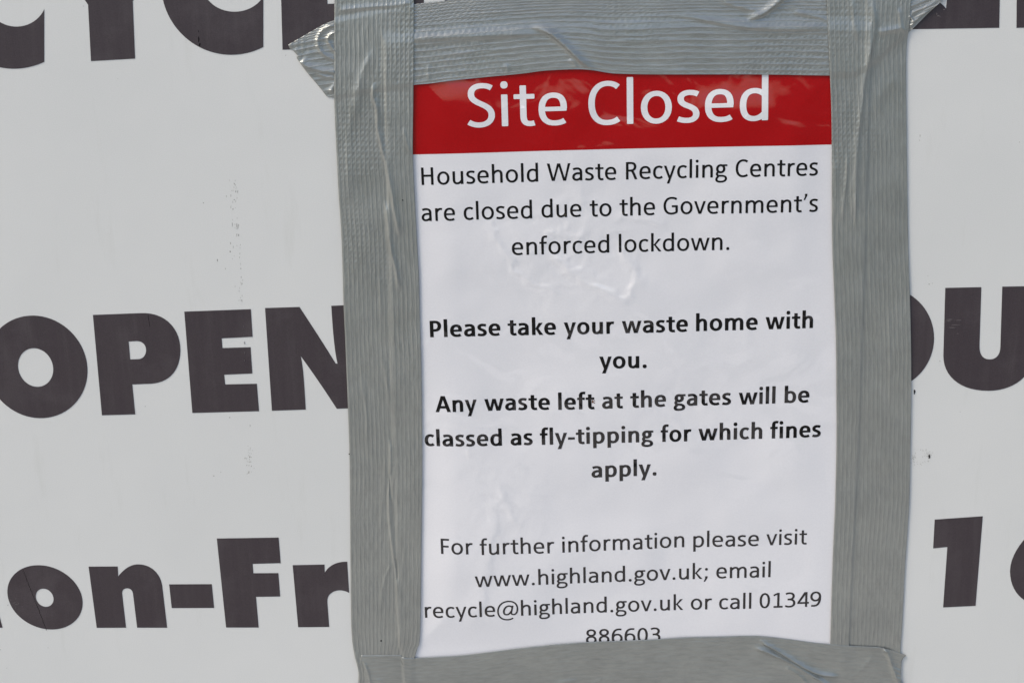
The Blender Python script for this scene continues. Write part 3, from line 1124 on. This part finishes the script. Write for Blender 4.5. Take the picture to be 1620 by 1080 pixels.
text_line([('Site', 740, 201.2, 897.2, 196.8), ('Closed', 931, 197.8, 1214, 189.6)], False, EM_TITLE, M_WHITEPRINT,
          'white heading text Site Closed', lift=0.34)
text_line([('Household', 667.2, 292.6, 851.5, 287), ('Waste', 865.5, 286, 974.7, 284), ('Recycling', 990, 283.6, 1149.9, 279.8), ('Centres', 1163, 279.7, 1293.2, 277.2)],
          False, EM_BODY, M_INK, 'first line of thin black text, Household Waste Recycling Centres')
text_line([('are', 667.4, 349.6, 720.3, 348.2), ('closed', 734, 347.3, 842, 344.9), ('due', 856.7, 343.7, 919.7, 342.3), ('to', 932.7, 342.2, 967.3, 341.2),
           ('the', 979.9, 341, 1036, 339.6), ("Government's", 1049.3, 338.9, 1293.2, 334.4)], False, EM_BODY, M_INK, 'second line of thin black text')
text_line([('enforced', 810, 402.6, 963.7, 398.8), ('lockdown.', 978.8, 398.5, 1153.2, 394.6)], False, EM_BODY, M_INK, 'third line of thin black text, enforced lockdown')
text_line([('Please', 680.7, 532.8, 792, 530), ('take', 803.5, 529.9, 879.5, 528.2), ('your', 891.9, 528, 971.3, 526.4), ('waste', 983.4, 525.6, 1087.6, 523.2),
           ('home', 1100.5, 522.7, 1198, 520.8), ('with', 1210.4, 520.2, 1285.6, 518.2)], True, EM_BODY, M_INK, 'bold black text line, Please take your waste home with')
text_line([('you.', 947.8, 581.6, 1022.5, 580.2)], True, EM_BODY, M_INK, 'short bold black text line, you')
text_line([('Any', 689.3, 650.6, 754.7, 649), ('waste', 766.7, 648.6, 870, 646.3), ('left', 883, 646.2, 940.3, 644.8), ('at', 952.1, 644.4, 985.2, 643.4),
           ('the', 996.6, 643, 1053.2, 641.5), ('gates', 1065.2, 641, 1155.9, 639), ('will', 1168, 638.8, 1226.2, 637.3), ('be', 1240.5, 636.6, 1279.9, 635.6)],
          True, EM_BODY, M_INK, 'bold black text line, Any waste left at the gates will be')
text_line([('classed', 672.3, 704.5, 794.3, 703), ('as', 807.8, 702.6, 842.8, 701.8), ('fly-tipping', 854.3, 701.6, 1033.1, 697.3), ('for', 1044.6, 697, 1093.3, 695.8),
           ('which', 1104.2, 695.2, 1205.3, 692.8), ('fines', 1217.6, 692.2, 1297.9, 689.8)], True, EM_BODY, M_INK, 'bold black text line about fly-tipping')
text_line([('apply.', 935.5, 753.6, 1038.2, 750)], True, EM_BODY, M_INK, 'short bold black text line, apply')
text_line([('For', 698.1, 873.4, 748.6, 873.6), ('further', 759.4, 874.4, 877, 872.2), ('information', 889.2, 871.4, 1082.3, 864.2), ('please', 1096.5, 864.4, 1200, 862.2),
           ('visit', 1211.8, 861.4, 1276, 859.6)], False, EM_BODY, M_INK, 'thin black text line, For further information please visit')
text_line([('www.highland.gov.uk;', 751.7, 925.5, 1119.5, 914), ('email', 1132.8, 913.6, 1218.7, 911.6)], False, EM_BODY, M_INK, 'thin black text line with a web address')
text_line([('recycle@highland.gov.uk', 672.6, 975.6, 1080.8, 963.3), ('or', 1092.6, 963, 1126, 962.4), ('call', 1137.2, 962, 1188, 960.8), ('01349', 1201, 960.3, 1298.2, 957.4)],
          False, EM_BODY, M_INK, 'thin black text line with an email address and phone code')
text_line([('886603', 926.9, 1017.2, 1044.8, 1013.8)], False, EM_BODY, M_INK, 'last text line of digits, half hidden by the bottom tape')
# small rusty mark between two words
M_RUST = mat_plain('rust_brown_mark', (0.16, 0.07, 0.035), 0.7, 0.2)
rv, rf = [], []
for (a, b, c, d) in ((937.3, 633.2, 1.3, 2.6), (939.6, 631.4, .8, 1.2), (939.8, 635, .9, .8)):
    q = np.array(blob(a, b, c, d, 9, .45))
    rf.append(tuple(range(len(rv), len(rv) + 9)))
    rv += list(xyz(q[:, 0], q[:, 1], notice_h(q[:, 0], q[:, 1]) + 0.3) - NO)
mesh_obj('rust_mark', rv, rf, M_RUST, notice)

# ------------------------------------------------------------------ duct tape
TAPE = 1.1       # thickness in photo pixels of relief


def inside_soft(px, py, w=3.0, wt=13.0):
    """1 over the laminated pouch, easing to 0 across its edge"""
    d = np.minimum.reduce([px - PLX(py), PRX(py) - px, (py - PTY(px)) * w / wt, PBY(px) - py])
    return sstep(d / w * 0.5 + 0.5)


TOP_B = [(529, 155), (590, 143), (655, 134.5), (677, 132.6), (714, 127.8), (769.6, 122), (825, 116.7), (862, 112), (908.5, 109.8), (936, 111.2),
         (960, 115), (978, 116.7), (1033, 117.8), (1122, 117.8), (1211, 118), (1313, 119.5), (1352, 118), (1385, 98), (1410, 74), (1437, 51)]
TOP_T = [(529, 32), (600, 18), (655, 7.3), (700, 2), (760, -3), (900, -8), (1100, -10), (1300, -14), (1440, -16)]


def over_top(px, py, w=4.0):
    """1 where the top strip lies underneath"""
    b, t = np.array(TOP_B), np.array(TOP_T)
    d = np.minimum(np.interp(px, b[:, 0], b[:, 1]) - py, py - np.interp(px, t[:, 0], t[:, 1]))
    return sstep(d / w * 0.5 + 0.5)


def pouch_floor(px, py):
    """what the tape may not sink below: the laminated pouch (or the bare board) plus the tape's own thickness"""
    d = np.minimum.reduce([px - PLX(py), PRX(py) - px, py - PTY(px), PBY(px) - py])
    return sstep((d + 8.0) / 8.0) * (notice_h(px, py) + 0.2) + TAPE * 0.8


def tape_noise(px, py, a, along_y, seed):
    sx, sy = (1.0, 0.35) if along_y else (0.35, 1.0)
    n1, n2, n3 = NZ[seed % 8], NZ[(seed + 3) % 8], NZ[(seed + 5) % 8]
    return a * (0.75 * n1(px * sx / 34 + seed, py * sy / 34) + 0.3 * n2(px * sx / 13, py * sy / 13 + seed) + 0.10 * n3(px / 6.0, py / 6.0))


def make_tape(label, g, across_first, hfun, mat, uvw):
    px, py = g[..., 0], g[..., 1]
    h = hfun(px, py)
    V, Fc, rim = skirted(g, h, 0.00028)
    nr, nc = h.shape
    x, z = P(px, py)
    dr = np.hypot(np.diff(x, axis=0), np.diff(z, axis=0))
    dc = np.hypot(np.diff(x, axis=1), np.diff(z, axis=1))
    if across_first:      # columns run across the strip
        a = np.broadcast_to(np.linspace(0, uvw, nc)[None, :], (nr, nc))
        l = np.broadcast_to(np.r_[0, np.cumsum(dr.mean(1))][:, None], (nr, nc))
    else:
        a = np.broadcast_to(np.linspace(0, uvw, nr)[:, None], (nr, nc))
        l = np.broadcast_to(np.r_[0, np.cumsum(dc.mean(0))][None, :], (nr, nc))
    uv = np.stack([a.ravel(), l.ravel()], -1)
    uv = np.vstack([uv, uv[rim]])
    o = mesh_obj('duct_tape', V, Fc, mat, None, uv=uv)
    tag(o, label, 'tape', 'duct tape strips around the notice')
    return o


# --- top strip
g_top = coons_raw([(529, 32), (514, 38), (492, 50.4), (456.3, 71), (458.5, 77), (464, 80), (470.4, 87.4), (469.6, 92), (480, 106.7), (488.9, 118.5), (499, 130), (508.9, 142), (517, 152.6), (529, 154.8)],
                  [(1440, -16), (1475, -20), (1502, -16), (1497, -6), (1490, 1), (1484, 6), (1470, 19), (1455, 34), (1446, 43), (1437, 51)],
                  TOP_T, TOP_B, 150, 760)


OVER = lambda px, py: 0.9 * over_top(px, py, 6)


def lerp_env(x, a, b):
    return sstep((x - a) / (b - a))


def h_top(px, py):
    h = TAPE + 0.15 + 2.5 * inside_soft(px, py, 14) + tape_noise(px, py, 0.34, False, 2)
    # steep upward-facing facet along the edge of the pouch
    h += ridge(px, py, [(620, 66), (655, 63), (700, 60), (760, 56.5), (830, 53), (872, 50)], 2.8, 5, 15, ends=.25)
    h += ridge(px, py, [(1060, 24), (1105, 30), (1150, 39), (1220, 46), (1300, 46), (1330, 47)], 2.4, 3, 9, ends=.25)
    h += ridge(px, py, [(836, 42), (866, 51), (895, 74), (920, 98), (944, 114)], 5.6, 3.4, 9, ends=.3)
    h += ridge(px, py, [(1262, -20), (1240, -4), (1222, 11), (1206, 22), (1180, 33)], 4.6, 9, 3.0, ends=.2)
    h += ridge(px, py, [(1135, -2), (1160, 9), (1190, 16), (1206, 20)], 1.6, 3, 6)
    h += ridge(px, py, [(1250, 16), (1275, 24), (1300, 29), (1316, 38)], 1.6, 3, 5)
    h += ridge(px, py, [(676, 98), (678, 112), (677, 130)], 0.8, 3, 4)
    h += ridge(px, py, [(800, 100), (803, 110), (799, 116)], 0.7, 4, 4)
    h += ridge(px, py, [(899, 92), (908, 100), (912, 108)], 1.2, 3, 4)
    for x0, y0, x1, y1, a in ((690, 92, 760, 80, .5), (740, 88, 860, 72, .5), (960, 66, 1090, 62, .4), (1000, 25, 1120, 30, .4), (990, 110, 1100, 112, .5), (700, 30, 820, 18, .35)):
        h += ridge(px, py, [(x0, y0), ((x0 + x1) / 2, (y0 + y1) / 2 - 1), (x1, y1)], a, 2, 3)
    # crumpled left end
    h += ridge(px, py, [(534, 40), (520, 42), (508, 50), (503, 62), (505, 76), (514, 87), (534, 97)], 2.2, 3.0, 4, ends=.08)
    h += ridge(px, py, [(536, 50), (524, 54), (519, 62), (524, 74), (536, 86)], 2.6, 2.6, 4, ends=.1)
    h += ridge(px, py, [(474, 97), (490, 107), (508, 112), (534, 116)], 3.0, 3, 7, ends=.1)
    h += ridge(px, py, [(500, 116), (518, 122), (534, 124)], 1.6, 3, 3)
    h += ridge(px, py, [(522, 148), (527, 138), (534, 130)], 1.8, 3, 4)
    e = np.clip((500 - px) / 40, 0, 1)
    h += e * 0.6 * (1 + NZ[3](px / 5, py / 9))
    # pulled and pleated right end
    m = lerp_env(px, 1425, 1445)
    h += m * 1.2 + ridge(px, py, [(1436, 46), (1450, 30), (1468, 16), (1494, 2)], 2.2, 3.0, 5, ends=.1)
    h += ridge(px, py, [(1432, 30), (1446, 20), (1466, 10), (1492, -4)], 1.8, 2.8, 4.5, ends=.1)
    h += ridge(px, py, [(1436, 12), (1452, 6), (1476, -4), (1496, -12)], 1.4, 2.6, 4, ends=.1)
    h += ridge(px, py, [(1444, 38), (1442, 30), (1434, 24)], 2.0, 1.6, 2)
    return np.maximum(h, pouch_floor(px, py))


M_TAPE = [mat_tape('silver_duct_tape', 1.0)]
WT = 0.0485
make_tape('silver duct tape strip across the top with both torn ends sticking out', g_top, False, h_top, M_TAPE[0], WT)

# --- left strip
g_l = coons([(531, -30), (529.5, 0), (529, 100), (529, 150), (531, 207), (535.3, 293), (540.8, 382), (543.6, 476), (546.4, 539), (550.6, 642), (553, 709),
             (554, 795), (555.3, 946), (557, 1005), (561, 1033), (567, 1058), (567, 1080), (564, 1135)],
            [(655.5, -30), (655, 0), (654.8, 100), (654, 157), (653.3, 243), (656, 307), (660.3, 390), (663, 440), (664.4, 503), (666.7, 587), (668, 720),
             (666.4, 876), (664.7, 999), (660, 1024), (656.6, 1036), (652, 1060), (650, 1135)],
            [(531, -30), (655.5, -30)], [(564, 1135), (650, 1135)], 1050, 104)


def h_left(px, py):
    h = 2 * TAPE + 0.1 + 2.0 * inside_soft(px, py, 3.5) + 1.1 * over_top(px, py, 6) + tape_noise(px, py, 0.36, True, 4)
    h += notice_h(px, py) * 0.0
    h += ridge(px, py, [(534, 17), (580, 12), (620, 9), (655, 4)], 1.4, 4, 5, ends=.1)
    h += ridge(px, py, [(594, 70), (580, 100), (572, 120), (566, 150), (562, 200)], 1.4, 5, 9)
    h += ridge(px, py, [(592, 128), (590, 150), (596, 172), (598, 205), (606, 240), (614, 280), (622, 320), (628, 352), (632, 376)], 2.7, 2.2, 6, ends=.08)
    h += ridge(px, py, [(610, 315), (613, 345), (617, 385), (624, 415), (629, 440), (631, 462)], 2.8, 2.2, 5, ends=.15)
    h += ridge(px, py, [(570, 110), (556, 180), (551, 250), (553, 330)], 0.9, 5, 8)
    h += ridge(px, py, [(605, 560), (610, 590), (615, 625), (618, 660)], 1.0, 2.2, 5)
    h += ridge(px, py, [(572, 575), (574, 610), (580, 660), (579, 720)], .8, 2.2, 4)
    h += ridge(px, py, [(600, 430), (603, 470), (603, 510)], .7, 3, 4)
    h += ridge(px, py, [(617, 690), (618, 740), (615, 790), (619, 850), (625, 890), (628, 920), (630, 970), (634, 1034)], 2.6, 1.6, 5, ends=.06)
    h += ridge(px, py, [(617, 745), (617, 765), (618, 790)], -2.6, 1.5, 1.5)
    h += ridge(px, py, [(624, 875), (628, 895), (629, 922)], -3.0, 1.5, 1.5)
    h += ridge(px, py, [(604, 236), (614, 282), (624, 334)], -1.2, 1.5, 1.5)
    h += ridge(px, py, [(610, 715), (606, 780), (602, 830), (598, 850)], .9, 2.5, 4)
    h += ridge(px, py, [(625, 880), (612, 905), (605, 930), (603, 965)], 1.2, 2.5, 4)
    h += ridge(px, py, [(623, 740), (622, 780), (626, 800)], .9, 2, 3)
    h += ridge(px, py, [(638, 200), (646, 232), (653, 246)], .9, 3, 3)
    h += ridge(px, py, [(640, 860), (638, 890), (636, 930)], .7, 2, 4)
    m = lerp_env(py, 1015, 1045) * lerp_env(-px, -585, -560)
    h += m * 1.2 * (1 + NZ[5](px / 5, py / 8))
    return np.maximum(h, pouch_floor(px, py) + OVER(px, py))


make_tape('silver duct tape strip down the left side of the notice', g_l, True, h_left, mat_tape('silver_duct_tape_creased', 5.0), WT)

# --- right strip
g_r = coons([(1306.5, -30), (1307.6, 0), (1309, 46), (1312, 118.5), (1314, 167), (1315, 230), (1315.5, 376), (1319.3, 473), (1321.8, 547), (1322.4, 620), (1322.6, 700), (1320.5, 795),
             (1316.3, 893.5), (1312.8, 1015), (1310, 1135)],
            [(1444, -30), (1440, 0), (1437.5, 40), (1434.5, 62), (1433.2, 80), (1432.6, 111), (1433.5, 200), (1435.6, 359), (1438.7, 465), (1440.7, 547), (1441, 620), (1439.8, 700), (1437.7, 795),
             (1431.4, 893.5), (1427, 981.5), (1424, 1027), (1420, 1135)],
            [(1306.5, -30), (1444, -30)], [(1310, 1135), (1420, 1135)], 1050, 114)


def h_right(px, py):
    h = 2 * TAPE + 0.1 + 2.0 * inside_soft(px, py, 2.6) + 1.2 * over_top(px, py, 7) + 1.2 * sstep((px - 1366) / 8) * over_top(px, py, 26) + tape_noise(px, py, 0.3, True, 6)
    h += ridge(px, py, [(1380, -10), (1382, 40), (1376, 80), (1368, 120), (1362, 170), (1356, 225), (1353, 290), (1351, 350)], 2.6, 7, 3, ends=.1)
    h += ridge(px, py, [(1340, 235), (1339, 265), (1335, 310), (1331, 355)], 1.5, 3.4, 2.4)
    h += ridge(px, py, [(1352, 300), (1352, 330), (1352, 360)], .9, 2, 2)
    h += ridge(px, py, [(1319, 240), (1321, 290), (1319, 350)], .9, 2, 3)
    h += ridge(px, py, [(1385, 52), (1405, 48), (1430, 44)], 1.6, 5, 5)
    h += ridge(px, py, [(1345, -10), (1350, 30), (1356, 70)], 1.2, 4, 6)
    h += ridge(px, py, [(1420, 10), (1424, 40), (1432, 54)], 1.4, 3, 4)
    h += ridge(px, py, [(1380, 190), (1395, 145), (1425, 120)], .5, 8, 12)
    h += ridge(px, py, [(1404, 470), (1406, 540), (1408, 640)], .5, 2, 4)
    h += ridge(px, py, [(1374, 300), (1376, 400), (1377, 480)], .4, 3, 5)
    return np.maximum(h, pouch_floor(px, py) + OVER(px, py))


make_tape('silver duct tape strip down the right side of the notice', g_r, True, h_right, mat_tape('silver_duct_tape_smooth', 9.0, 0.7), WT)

# --- bottom strip
g_b = coons_raw([(572, 1034.6), (570, 1040), (574, 1048), (577, 1056), (576, 1064), (579, 1072), (578, 1082), (575, 1100), (572, 1142)],
                [(1425, 1031.5), (1433, 1034.8), (1428, 1039), (1425.6, 1044), (1424.4, 1060), (1424, 1075), (1429, 1080), (1436, 1100), (1430, 1134)],
                [(572, 1034.6), (600, 1034.4), (632, 1034.4), (637, 1037), (655, 1038.2), (699, 1036), (726.7, 1034.3), (767.4, 1029.6), (819, 1023), (860, 1018.8), (877, 1016.9),
                 (932.6, 1013), (1025, 1009.4), (1080.7, 1005.7), (1140, 1004.4), (1179, 1003.4), (1209, 1004.2), (1248.5, 1008.8), (1288, 1014.3), (1310, 1016.2), (1343, 1018.6), (1375, 1020.4),
                 (1393, 1021.8), (1412.5, 1026.6), (1425, 1031.5)],
                [(572, 1142), (900, 1138), (1430, 1134)], 90, 720)


def h_bot(px, py):
    on_l = sstep((654 - px) / 5 * .5 + .5)
    on_r = sstep((px - 1316) / 22 * .5 + .5)
    h = TAPE + 0.4 + 2.3 * inside_soft(px, py, np.where(px > 1000, 14.0, 3.5)) + 1.3 * np.maximum(on_l, on_r) + tape_noise(px, py, 0.32, False, 7)
    sm = lerp_env(px, 660, 720) * lerp_env(-px, -1120, -1000)
    h += sm * 0.4
    # the sharp pair of folds on the right
    h += ridge(px, py, [(1198, 1009), (1218, 1021), (1245, 1037), (1270, 1052), (1295, 1063), (1330, 1068)], 4.4, 2.2, 5, ends=.12)
    h += ridge(px, py, [(1188, 1020), (1215, 1030), (1245, 1043), (1275, 1060), (1305, 1079), (1330, 1098)], 4.4, 2.2, 5, ends=.12)
    h += ridge(px, py, [(1200, 1014), (1230, 1031), (1256, 1047), (1282, 1062), (1312, 1074)], -5.5, 2.0, 2.0)
    h += ridge(px, py, [(1240, 1053), (1256, 1061), (1268, 1071), (1285, 1092)], 2.0, 2, 4, ends=.12)
    h += ridge(px, py, [(1394, 1023), (1402, 1030), (1408, 1046), (1414, 1064), (1424, 1086)], 4.2, 2.2, 5, ends=.1)
    h += ridge(px, py, [(1385, 1028), (1370, 1048), (1352, 1066), (1335, 1080)], 1.2, 5, 9)
    for q in range(3):
        h += ridge(px, py, [(1411 + q, 1051 + 6 * q), (1417, 1056 + 6 * q), (1426, 1061 + 6 * q)], 1.6, 1.6, 2)
    h += ridge(px, py, [(862, 1086), (890, 1077), (915, 1074)], 1.6, 3, 4)
    h += ridge(px, py, [(935, 1079), (947, 1074), (953, 1070)], 1.0, 1.5, 2)
    h += ridge(px, py, [(574, 1040), (582, 1060), (586, 1078), (590, 1100)], 1.8, 3, 3)
    h += ridge(px, py, [(585, 1070), (600, 1074), (606, 1085)], 1.2, 4, 4)
    # top edge stands off the right strip
    lift = lerp_env(px, 1335, 1350) * lerp_env(-px, -1425, -1400) * sstep((1030 - py) / 8)
    h += lift * 1.4
    return np.maximum(h, pouch_floor(px, py) + OVER(px, py))


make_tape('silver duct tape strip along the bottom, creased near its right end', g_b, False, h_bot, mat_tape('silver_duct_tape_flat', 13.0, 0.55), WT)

# tiny black flecks stuck on the tape
M_FLECK = M_HOLE
for (a, b, c, hh, lab) in ((637.4, 316, 1.0, 6.0, 'tiny black fleck on the upper left tape'), (603, 1012, 1.3, 6.0, 'tiny black fleck on the lower left tape'),
                           (552.6, 717, .9, 4.0, 'tiny black fleck at the outer edge of the left tape')):
    q = blob(a, b, c, c * 1.1, 10, .2)
    arr = np.array(q + [((x - a) * .6 + a, (y - b) * .6 + b) for x, y in q])
    base = float(h_left(np.array([a]), np.array([b]))[0])
    hv = np.r_[np.full(10, base + .1), np.full(10, base + .8)]
    fs = [(k, (k + 1) % 10, 10 + (k + 1) % 10, 10 + k) for k in range(10)] + [tuple(range(10, 20))]
    o = mesh_obj('fleck', xyz(arr[:, 0], arr[:, 1], hv), fs, M_FLECK, None, smooth=False)
    tag(o, lab, 'fleck')
